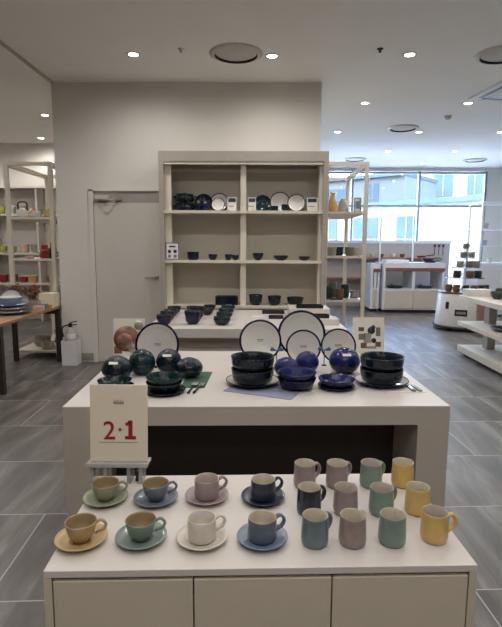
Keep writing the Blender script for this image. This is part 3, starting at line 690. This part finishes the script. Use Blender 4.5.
small('bowl', 'white bowl behind the plate stack, oak table', .1, .1, ('bone', 'bone'), -3.22, 5.55, Zt, GT)
def carton(label, w, d, h, x, y, z, m, rz=0):
    t = thing('gift_box', label, 'box', (x, y, z), rz, 'boxes on the oak table')
    obj('box_base', boxes((-w/2+.003, w/2-.003, -d/2+.003, d/2-.003, 0, h*.7)), m, t)
    obj('lid', boxes((-w/2, w/2, -d/2, d/2, h*.45, h), bev=.003), m, t)
carton('cream box at far end of the oak table', .2, .2, .18, -2.8, 6.64, Zt, 'paper', .03)
carton('grey-brown box between cream box and plates', .22, .16, .1, -2.92, 6.33, Zt, 'mauve', .2)
carton('small pinkish box at oak table edge', .12, .1, .06, -2.755, 6.2, Zt, 'pinkish', .1)
carton('small teal box at oak table edge', .1, .1, .07, -2.75, 6.32, Zt, 'seafoam', .1)
carton('small ochre box beside the cream box',   .08, .06, .05, -2.735, 6.44, Zt, 'ochre', .1)
def twigs(label, x, y, z, n, h, m, seed):
    t = thing('dried_arrangement', label, 'dried flowers', (x, y, z), 0, 'dried arrangements on the oak table')
    obj('vase', bowl_fn(.06, .1, .7), ('stone', 'brown'), t, key='twvase')
    def fn(bm):
        rr = random.Random(seed)
        for k in range(n):
            a = rr.uniform(0, 6.28); s = rr.uniform(.03, .105); hh = h*rr.uniform(.6, 1)
            p = [(0, 0, .03), (s*.4*cos(a), s*.4*sin(a), hh*.6), (s*cos(a), s*sin(a), hh)]
            tube(bm, p, .0035, 5)
            bmesh.ops.create_icosphere(bm, subdivisions=1, radius=rr.uniform(.014, .028), matrix=Matrix.Translation(p[2]))
    obj('dried_stems', fn, m, t)
twigs('brown dried stems in stone vase behind the boxes', -3.18, 6.49, Zt, 40, .3, 'brown', 3)
twigs('dark dried stems in stone vase nearest cream box', -3.02, 6.63, Zt, 40, .27, 'brown', 5)
twigs('grey dried stems in stone vase at far corner of the oak table', -3.29, 6.69, Zt, 24, .28, 'olive', 7)
vase('bottle', 'black bottle next to the wall corner on frame shelf', [(0, 0), (.035, 0), (.038, .03), (.036, .12), (.014, .16), (.014, .21), (.018, .22), (0, .22)], 'black', -2.86, 6.93, 1.40-.0, 'bottles on the frame shelf beyond the corner', 'bottle')
GS = 'kitchenware on the frame shelf beyond the wall corner'
kt = thing('kettle', 'black-handled white kettle on top board of frame shelf', 'kettle', (-3.24, 6.95, 1.96), 0, GS)
obj('body', lambda bm: lathe(bm, [(0, 0), (.07, 0), (.078, .02), (.07, .09), (.04, .12), (0, .13)], 28), 'bone', kt)
obj('handle', lambda bm: tube(bm, arc([(-.06, 0, .09), (-.06, 0, .19), (0, 0, .21), (.06, 0, .19), (.06, 0, .09)], 20), .011), 'black', kt)
obj('spout', lambda bm: tube(bm, [(.06, 0, .04), (.1, 0, .09), (.115, 0, .12)], [.016, .012, .01]), 'bone', kt)
small('bowl', 'lime bowl on the top board of far frame shelf', .085, .1, ('lime', 'lime'), -2.93, 7.1, 1.96, GS)
small('bowl', 'white bowl beside the kettle on frame shelf', .08, .09, ('bone', 'bone'), -3.09, 7.05, 1.96, GS)
small('pot', 'ochre pot close to wall corner on frame shelf top board', .05, .11, ('ochre', 'brown'), -2.83, 6.9, 1.96, GS, .8, 'pot')
casserole('red casserole pot on second board of frame shelf', -2.98, 7.1, 1.40, .11, .13, 'cherry', GS)
small('dish', 'pink dish in front of the red casserole', .06, .035, ('pinkish', 'pinkish'), -3.17, 6.93, 1.40, GS, .6, 'dish')
for i, (x, y, r, h) in enumerate(((-3.17, 7.22, .12, .14), (-2.91, 7.3, .11, .22), (-3.0, 6.98, .09, .1))):
    small('basket', ('wide pale basket at bottom of far frame shelf', 'tall dark basket at bottom of far frame shelf', 'small pale basket at front of the bottom board')[i], r, h, (('stone', 'stone'), ('navymug', 'navymug'), ('creamin', 'creamin'))[i], x, y, .12, 'baskets on the bottom board of frame shelf', .8, 'basket')
# far wall shelf unit
ws = thing('wall_shelf_unit', 'white wall shelf unit with bowls seen through frame shelf', 'shelf', (0, 0, 0))
for x in (-6.4, -5.45, -4.5, -3.55, -2.8): obj('upright', boxes((x-.02, x+.02, 10.25, 10.58, 0, 2.75)), 'white', ws)
for z in (.45, .8, 1.42, 2.2, 2.75): obj('shelf_board', boxes((-6.42, -2.78, 10.22, 10.58, z-.04, z)), 'white', ws)
obj('back_panel', boxes((-6.42, -2.78, 10.58, 10.598, 0, 2.75)), 'wall', ws)
rr = random.Random(12)
GW = {}
WORD = {'sage': 'sage green', 'cherry': 'red', 'bone': 'white', 'brown': 'brown', 'lime': 'lime', 'stone': 'stone grey', 'pinkish': 'pink', 'ochre': 'ochre'}
for z, zn, xs in ((2.2, 'top shelf', ((-5.3, 'lime'), (-5.07, 'bone'), (-4.83, 'stone'), (-4.62, 'ochre'), (-4.36, 'sage'))), (1.42, 'middle shelf', ((-5.3, 'lime'), (-5.1, 'sage'), (-4.85, 'pinkish'), (-4.62, 'stone'), (-4.38, 'cherry'))),
              (.8, 'lower shelf', ((-5.32, 'cherry'), (-5.11, 'brown'), (-4.9, 'cherry'), (-4.69, 'ochre'), (-4.52+.2, 'brown')))):
    seen = {}
    for k, (x, c) in enumerate(xs):
        nb = WORD[xs[k-1][1]] if k else 'the picture edge'
        if nb == WORD[c]: nb = 'its like'
        small('bowl', '%s bowl on %s of far wall unit, next to %s' % (WORD[c], zn, nb if not k else 'the '+nb+' one'), .095, rr.uniform(.1, .2), (c, c), x, 10.38, z, 'bowls on the far wall unit', .6)
# fire extinguisher in its white holder
eh = thing('extinguisher_stand', 'white floor stand holding the fire extinguisher at wall corner', 'stand', (-2.5, 6.55, 0))
obj('box', boxes((-.1, .1, -.09, .09, 0, .018), (-.1, .1, -.09, -.075, .018, .33), (-.1, .1, .075, .09, .018, .33), (-.1, -.085, -.075, .075, .018, .33), (.085, .1, -.075, .075, .018, .33)), 'shopw', eh)
fe = thing('fire_extinguisher', 'fire extinguisher with black hose standing in white holder', 'fire extinguisher', (-2.5, 6.55, .0185))
obj('cylinder', lambda bm: lathe(bm, [(0, 0), (.06, 0), (.066, .01), (.066, .4), (.055, .44), (.025, .465), (.02, .49), (0, .49)], 32), 'gpanel', fe)
obj('label_band', lambda bm: lathe(bm, [(.0663, .33), (.0668, .331), (.0668, .4), (.0663, .401)], 32), 'paperw', fe)
hv = obj('valve', boxes((-.02, .02, -.02, .02, .485, .53)), 'black', fe)
obj('lever', lambda bm: (tube(bm, [(-.02, 0, .53), (.04, 0, .555), (.09, 0, .56)], .008), tube(bm, [(0, 0, .51), (.085, 0, .52)], .008)), 'black', hv)
obj('hose', lambda bm: tube(bm, arc([(-.02, -.02, .515), (-.075, -.05, .5), (-.095, -.06, .45), (-.09, -.05, .40), (-.08, -.04, .36)], 24), .0095), 'black', fe)

# ------------------------------------------------------------------ beyond the end of the wall: window side of the shop
lw = thing('low_display_wall', 'low grey panel wall with wood shelf in front of window', 'display wall', (0, 0, 0))
obj('panel', boxes((1.6, 5.02, 13.3, 13.42, 0, 1.66)), 'gpanel', lw)
obj('cap', boxes((1.58, 5.04, 13.27, 13.44, 1.66, 1.73)), 'shopw', lw)
obj('wood_shelf', boxes((1.7, 4.75, 13.05, 13.3, 1.26, 1.3)), 'wood', lw)
obj('lower_shelf', boxes((1.6, 3.0, 12.9, 13.3, .72, .76)), 'redwood', lw)
GU = 'small wares on the wood shelf at the window'
for i, x in enumerate((2.35, 2.6, 2.95, 3.2, 3.5, 3.75)):
    small('bowl', ('pale bowl on window wood shelf behind the frame shelf post', 'dark bowl on window wood shelf behind frame shelf', 'pale bowl above the far cabinet, wood shelf', 'brown bowl over the middle of cabinet, wood shelf', 'small pale bowl beside the cabinet corner pole', 'brown bowl right of centre on the wood shelf')[i], .07, .09, (('bone', 'navymug', 'creamin', 'brown', 'bone', 'brown')[i],)*2, x, 13.16, 1.3, GU, .6)
def pan(label, x, y, z, r, m, rz, hook=False, group=None):
    t = thing('frying_pan', label, 'pan', (x, y, z), rz, group)
    obj('pan_body', lambda bm: lathe(bm, [(0, 0), (r*.8, 0), (r, .05), (r*.96, .05), (r*.78, .008), (0, .008)], 30), m, t, key='pan%s' % r)
    obj('handle', lambda bm: tube(bm, [(r*.93, 0, .04), (r+.1, 0, .06), (r+.2, 0, .065)], .012, 8, 1.3), 'black', t, key='panh%s' % r)
pan('reddish brown pan on the wood shelf by hanging utensils', 4.25, 13.17, 1.3, .12, 'redwood', 0, group='frying pans near the window')
for i in range(3):
    t = thing('spatula', ('dark hanging spatula nearest the pans', 'middle one of three hanging spatulas', 'dark hanging spatula nearest the panel end')[i], 'spatula', (4.62+.11*i, 13.285, 1.62), 0, 'spatulas hanging on the panel wall')
    obj('blade', boxes((-.03, .03, -.008, 0, -.05, .02), bev=.003), 'legd', t, key='sblade')
    obj('handle', lambda bm: tube(bm, [(0, -.006, -.05), (0, -.006, -.26)], .01, 8), 'redwood', t, key='shandle')
# kitchen cabinets (nearer one with glass front, farther one behind)
def kcab(label, x0, x1, y0, y1, zt):
    t = thing('kitchenware_cabinet', label, 'cabinet', (0, 0, 0), 0, 'white kitchenware cabinets')
    zt2 = zt-.12
    obj('carcass', boxes((x0, x0+.05, y0, y1, .08, zt), (x1-.05, x1, y0, y1, .08, zt), (x0+.05, x1-.05, y1-.03, y1, .08, .58), (x0+.05, x1-.05, y0, y1-.03, .54, .58), (x0+.05, x1-.05, y0, y1-.03, .08, .1), ((x0+x1)/2-.03, (x0+x1)/2+.03, y0, y1-.03, .58, zt2-.08)), 'shopw', t)
    obj('plinth', boxes((x0+.04, x1-.04, y0+.06, y1-.04, 0, .08)), 'charcoal', t)
    obj('top', boxes((x0-.01, x1+.01, y0-.01, y1, zt2, zt)), 'shopw', t)
    obj('wood_edge', boxes((x0+.05, x1+.01, y0-.02, y0+.1, zt2-.08, zt2)), 'redwood', t)
    xm = (x0+x1)/2
    for a, b in ((x0+.05, xm), (xm, x1-.05)):
        obj('door', boxes((a+.004, b-.004, y0-.018, y0, .11, .53), bev=.003), 'front', t)
    return t
kcab('white kitchenware cabinet with red wood edge and open niches', 2.98, 4.42, 11.95, 13.0-.2, 1.2)
tag(kcab('narrow white cabinet just behind the niche cabinet', 2.72, 2.93, 12.1, 12.85, 1.17), 'narrow white cabinet end beside the larger niche cabinet', 'cabinet', 'white kitchenware cabinets')
GPan = 'frying pans near the window'
pan('dark pan in first niche of the white cabinet', 3.33, 12.2, .581, .2, 'navymug', PI/2, group=GPan)
pan('dark pan in second niche of the white cabinet', 4.05, 12.2, .581, .2, 'navymug', PI/2, group=GPan)
pan('lower black pan on the white cabinet top', 4.15, 12.2, 1.2, .15, 'black', .2, group=GPan)
pan('upper black pan stacked on the white cabinet top', 4.1, 12.22, 1.255, .15, 'navymug', .4, group=GPan)
tag(obj('white_box', boxes((3.05, 3.6, 12.05, 12.5, 1.2, 1.26), bev=.005), 'shopw'), 'flat white box on the cabinet top', 'box')
for i, x in enumerate((3.03, 3.85)):
    tag(obj('slim_post', boxes((x-.018, x+.018, 12.6, 12.636, 1.2, 2.35)), 'shopw'), ('slim white post rising from the cabinet corner', 'slim white post rising from middle of the cabinet')[i], 'post', 'slim white posts on the cabinet')
# round plinth with tiers of mugs
px_, py_ = 3.99, 9.75
pl = thing('round_plinth', 'round white plinth with dark label plate and acrylic tiers', 'plinth', (px_, py_, 0))
obj('drum', lambda bm: lathe(bm, [(0, .09), (.5, .09), (.5, .1), (.465, .70), (.46, .705), (0, .705)], 56), glaze('plinthgrey', (206, 202, 200)), pl)
obj('base_disc', lambda bm: lathe(bm, [(0, .05), (.53, .05), (.53, .09), (0, .09)], 56), 'legd', pl)
for a in range(4): obj('caster', lambda bm: lathe(bm, [(0, 0), (.04, 0), (.045, .03), (.03, .05), (0, .05)], 14), 'black', pl, (.38*cos(a*PI/2+.6), .38*sin(a*PI/2+.6), 0), key='caster')
obj('wood_top', lambda bm: lathe(bm, [(0, .705), (.47, .705), (.475, .715), (.475, .735), (.46, .74), (0, .74)], 56), 'brown', pl)
def patch(a0, a1, z0, z1, off=.004):
    def fn(bm):
        n = 8; R = lambda z: .5-.035*(z-.1)/.6+off
        g = [[bm.verts.new((R(z)*sin(a0+(a1-a0)*k/n), -R(z)*cos(a0+(a1-a0)*k/n), z)) for k in range(n+1)] for z in (z0, z1)]
        for k in range(n): bm.faces.new([g[0][k], g[0][k+1], g[1][k+1], g[1][k]])
        r = bmesh.ops.solidify(bm, geom=bm.faces[:], thickness=.003)
    return fn
lp = obj('label_plate', patch(-.65, -.2, .3, .42), 'charcoal', pl)
obj('label_lettering', patch(-.6, -.25, .335, .385, .007), 'gpanel', lp)
obj('picture_panel', patch(.15, .55, .2, .6), 'pinkish', pl)
obj('drop_motif', patch(-1.05, -.9, .42, .55), 'navymug', pl)
for z, r in ((1.0, .36), (1.2, .27), (1.38, .2), (1.55, .12)):
    obj('tier_disc', lambda bm: lathe(bm, [(0, z-.012), (r, z-.012), (r, z), (0, z)], 48), 'acryl', pl)
obj('centre_post', lambda bm: lathe(bm, [(0, .74), (.03, .74), (.03, 1.54), (0, 1.54)], 20), 'acryl', pl)
GQ = 'mugs on the tiers of the round plinth'
def tmug(label, col, a, R, z, r=.05, h=.1):
    t = thing('mug', label, 'mug', (px_+R*sin(a), py_-R*cos(a), z), a, GQ)
    obj('body', bowl_fn(r, h, .8, 24, 1.0), (col, 'creamin'), t, key='tm%.3f%.3f' % (r, h))
    obj('handle', handle_fn(r*.97, h*.25, h*.75, .03, .006), (col,), t, key='tmh%.3f%.3f' % (r, h))
for a, c, l in ((-1.1, 'brown', 'brown mug at the outer end of the plinth wood top'), (-.7, 'brown', 'second brown mug on the plinth wood top'), (-.3, 'navymug', 'dark mug at middle of plinth wood top'), (.1, 'brown', 'brown mug in front of the plinth post'), (.5, 'darkgreen', 'dark green mug on plinth wood top'), (.9, 'darkgreen', 'second dark green mug near tiered white shelf')):
    tmug(l, c, a, .4, .74, .062, .14)
for a, c, l in ((-.9, 'navymug', 'dark mug alone at the side of first acrylic tier'), (.0, 'brown', 'brown mug at front of first acrylic tier'), (.75, 'navymug', 'dark mug at other side of first acrylic tier')):
    tmug(l, c, a, .26, 1.0, .07, .14)
for a, c, l in ((-.8, 'stone', 'stone grey mug on second acrylic tier, near the pans'), (.0, 'olive', 'olive mug at front of second acrylic tier'), (.8, 'stone', 'stone grey mug on second acrylic tier, near the window corner')):
    tmug(l, c, a, .215, 1.2, .065, .12)
for a, c, l in ((-.7, 'olive', 'olive mug on the top acrylic tier'), (.7, 'stone', 'stone grey mug on the top acrylic tier')):
    tmug(l, c, a, .12, 1.38, .058, .11)
tmug('single olive mug crowning the acrylic tiers', 'olive', .3, .0, 1.55, .055, .1)
# white three-tier gondola
gd = thing('tiered_gondola', 'white three-tier gondola shelf at picture edge with dark bowls', 'shelf', (0, 0, 0))
obj('tier_board', boxes((2.97, 4.1, 4.9, 7.4, .82, .885), bev=.004), 'cream', gd)
obj('tier_board', boxes((2.97, 4.1, 4.9, 7.4, .44, .50), bev=.004), 'cream', gd)
obj('tier_board', boxes((2.99, 4.1, 4.9, 7.4, .05, .14), bev=.004), 'cream', gd)
obj('kick_plinth', boxes((3.06, 4.04, 4.98, 7.32, 0, .05)), 'charcoal', gd)
for z0, z1 in ((.14, .44), (.5, .82)):
    obj('post', boxes((3.27, 3.38, 7.05, 7.2, z0, z1)), 'fascia', gd)
    obj('post', boxes((3.7, 3.81, 5.0, 5.15, z0, z1)), 'fascia', gd)
GG = 'wares on the three-tier gondola'
def carton2(label, x, y, z, w, d, h, m):
    t = thing('gift_box', label, 'box', (x, y, z), 0, GG)
    obj('box_base', boxes((-w/2+.003, w/2-.003, -d/2+.003, d/2-.003, 0, h*.6)), m, t); obj('lid', boxes((-w/2, w/2, -d/2, d/2, h*.4, h), bev=.003), m, t)
carton2('cream box at the gondola top corner near the plinth', 3.08, 7.25, .885, .17, .2, .1, 'paperw')
carton2('second cream box on gondola top, beside dark bowls', 3.27, 7.25, .885, .13, .2, .1, 'paperw')
small('bowl', 'dark green bowl on gondola top at picture edge', .1, .1, ('darkgreen', 'darkgreen'), 3.28, 6.86, .885, GG)
small('bowl', 'dark green bowl on gondola top just behind another', .1, .12, ('darkgreen', 'darkgreen'), 3.47, 7.12, .885, GG)
plate('plate', 'wide dark plate on the middle tier of gondola', 'plate', .24, ('navymug', 'navymug', 'darkgreen'), (3.3, 6.5, .50), h=.035, group=GG)
# white frame shelf against the right-hand pier
wf = thing('white_frame_shelf', 'tall white frame shelf with cabinet base beside window pier', 'shelf', (0, 0, 0))
for x in (5.02, 6.1):
    for y in (11.5, 12.2): obj('post', boxes((x, x+.04, y, y+.04, 0, 2.6)), 'shopw', wf)
obj('top_rail', boxes((5.06, 6.1, 11.5, 11.54, 2.56, 2.6), (5.06, 6.1, 12.2, 12.24, 2.56, 2.6), (5.02, 5.06, 11.54, 12.2, 2.56, 2.6)), 'shopw', wf)
for z in (1.22, 1.62, 2.0): obj('shelf_board', boxes((5.03, 6.13, 11.51, 12.23, z-.03, z)), 'shopw', wf)
obj('cabinet_base', boxes((5.0, 6.16, 11.48, 12.26, .05, 1.19)), 'shopw', wf)
for i, (x, z, c) in enumerate(((5.2, 1.62, 'skyblue'), (5.35, 1.22, 'bone'), (5.2, 2.0, 'stone'))):
    small('bowl', ('pale blue bowl on the white frame shelf', 'white bowl on lowest board of the white frame shelf', 'grey bowl on top board of the white frame shelf')[i], .07, .12, (c, c), x, 11.7, z, 'bowls on the white frame shelf', .6)

# ------------------------------------------------------------------ outside
struct('ground_outside', boxes((-30, 60, YW+.5, 90, -6.2, -6)), 'ground')
def facade(label, p0, p1, zb, zt, depth, wins, m, cornice=True):
    d = Vector((p1[0]-p0[0], p1[1]-p0[1], 0)); Lg = d.length
    t = thing('building', label, 'building', (p0[0], p0[1], zb), atan2(d.y, d.x), 'pale buildings outside the window')
    glassm = 'bldw' if m == 'bldl' else 'bldg'
    obj('wall', boxes((0, Lg, 0, depth, 0, zt-zb)), m, t)
    if cornice: obj('cornice', boxes((-.1, Lg+.1, -.35, depth, zt-zb, zt-zb+.25)), 'bldw', t)
    for u0, u1, z0, z1 in wins:
        w = obj('window', boxes((u0, u1, -.05, .02, z0-zb, z1-zb)), glassm, t)
        obj('mullion', boxes(((u0+u1)/2-.04, (u0+u1)/2+.04, -.09, -.05, z0-zb, z1-zb), (u0, u1, -.09, -.05, (z0+z1)/2-zb-.04, (z0+z1)/2-zb+.04)), m, w)
    return t
wl = []
u = .6
k = 0
while u < 17:
    w = 1.3 + .5*(k % 3 == 1)
    for z0, z1 in ((-4.2, -1.6), (.7, 3.3)): wl.append((u, u+w, z0, z1))
    u += w+1.3; k += 1
facade('long pale building with rows of blue windows across the street', (-2, 41), (14, 25), -6, 4.0, 4, wl, 'bldl')
facade('set-back pale blue upper building behind the cornice', (2, 44), (10.5, 37), -6, 6.6, 6, [(1.2, 2.6, 3.9, 6), (4.6, 6.2, 4.2, 6), (8, 9, 4, 6.2)], 'bldb')
facade('tall white building rising behind the cornice', (11.5, 48), (22.8, 37.2), -6, 17, 6, [(.6, 1.5, 6, 11), (5, 6.7, 5.8, 11.2), (7.9, 9.1, 5.8, 11.2)], 'bld', cornice=False)

# ------------------------------------------------------------------ light and camera
w = bpy.data.worlds.new('sky'); bpy.context.scene.world = w; w.use_nodes = True
nt = w.node_tree; bg = nt.nodes['Background']
sky = nt.nodes.new('ShaderNodeTexSky'); sky.sky_type = 'NISHITA'; sky.sun_disc = False; sky.sun_elevation = radians(42); sky.sun_rotation = radians(200); sky.air_density = 1.0; sky.dust_density = 2.0
nt.links.new(sky.outputs[0], bg.inputs['Color']); bg.inputs['Strength'].default_value = 5.0
sl = bpy.data.lights.new('sun', 'SUN'); sl.energy = 200; sl.angle = radians(.6); sl.color = (.78, .9, 1)
so = bpy.data.objects.new('sun', sl); C.objects.link(so); so.location = (0, -10, 20); so.rotation_euler = (radians(7), 0, radians(-18))
pa = bpy.data.lights.new('window_portal', 'AREA'); pa.shape = 'RECTANGLE'; pa.size = 5.25; pa.size_y = 3.3; pa.cycles.is_portal = True
po = bpy.data.objects.new('window_portal', pa); C.objects.link(po); po.location = (3.43, YW+.12, 1.92); po.rotation_euler = (radians(-90), 0, 0)

f, pitch, yaw, roll = 500, radians(7.8), radians(.8), radians(.3)
fw = Vector((-sin(yaw)*cos(pitch), cos(yaw)*cos(pitch), -sin(pitch)))
r0 = Vector((cos(yaw), sin(yaw), 0)); u0 = r0.cross(fw)
rt = cos(roll)*r0 + sin(roll)*u0; up = rt.cross(fw)
cam = bpy.data.cameras.new('camera'); co = bpy.data.objects.new('camera', cam); C.objects.link(co)
mw = Matrix((( rt.x, up.x, -fw.x, 0), (rt.y, up.y, -fw.y, 0), (rt.z, up.z, -fw.z, 1.6), (0, 0, 0, 1)))
co.matrix_world = mw
cam.sensor_fit = 'HORIZONTAL'; cam.sensor_width = 36; cam.lens = 36*f/502; cam.clip_start = .05; cam.clip_end = 300
sc = bpy.context.scene; sc.camera = co
sc.view_settings.view_transform = 'Standard'; sc.view_settings.look = 'None'; sc.view_settings.gamma = 1; sc.view_settings.use_curve_mapping = False
sc.view_settings.exposure = .06
sc.cycles.use_denoising = True; sc.cycles.max_bounces = 10; sc.cycles.diffuse_bounces = 6; sc.cycles.transparent_max_bounces = 24
sc.cycles.sample_clamp_indirect = 6; sc.cycles.caustics_reflective = False; sc.cycles.caustics_refractive = False
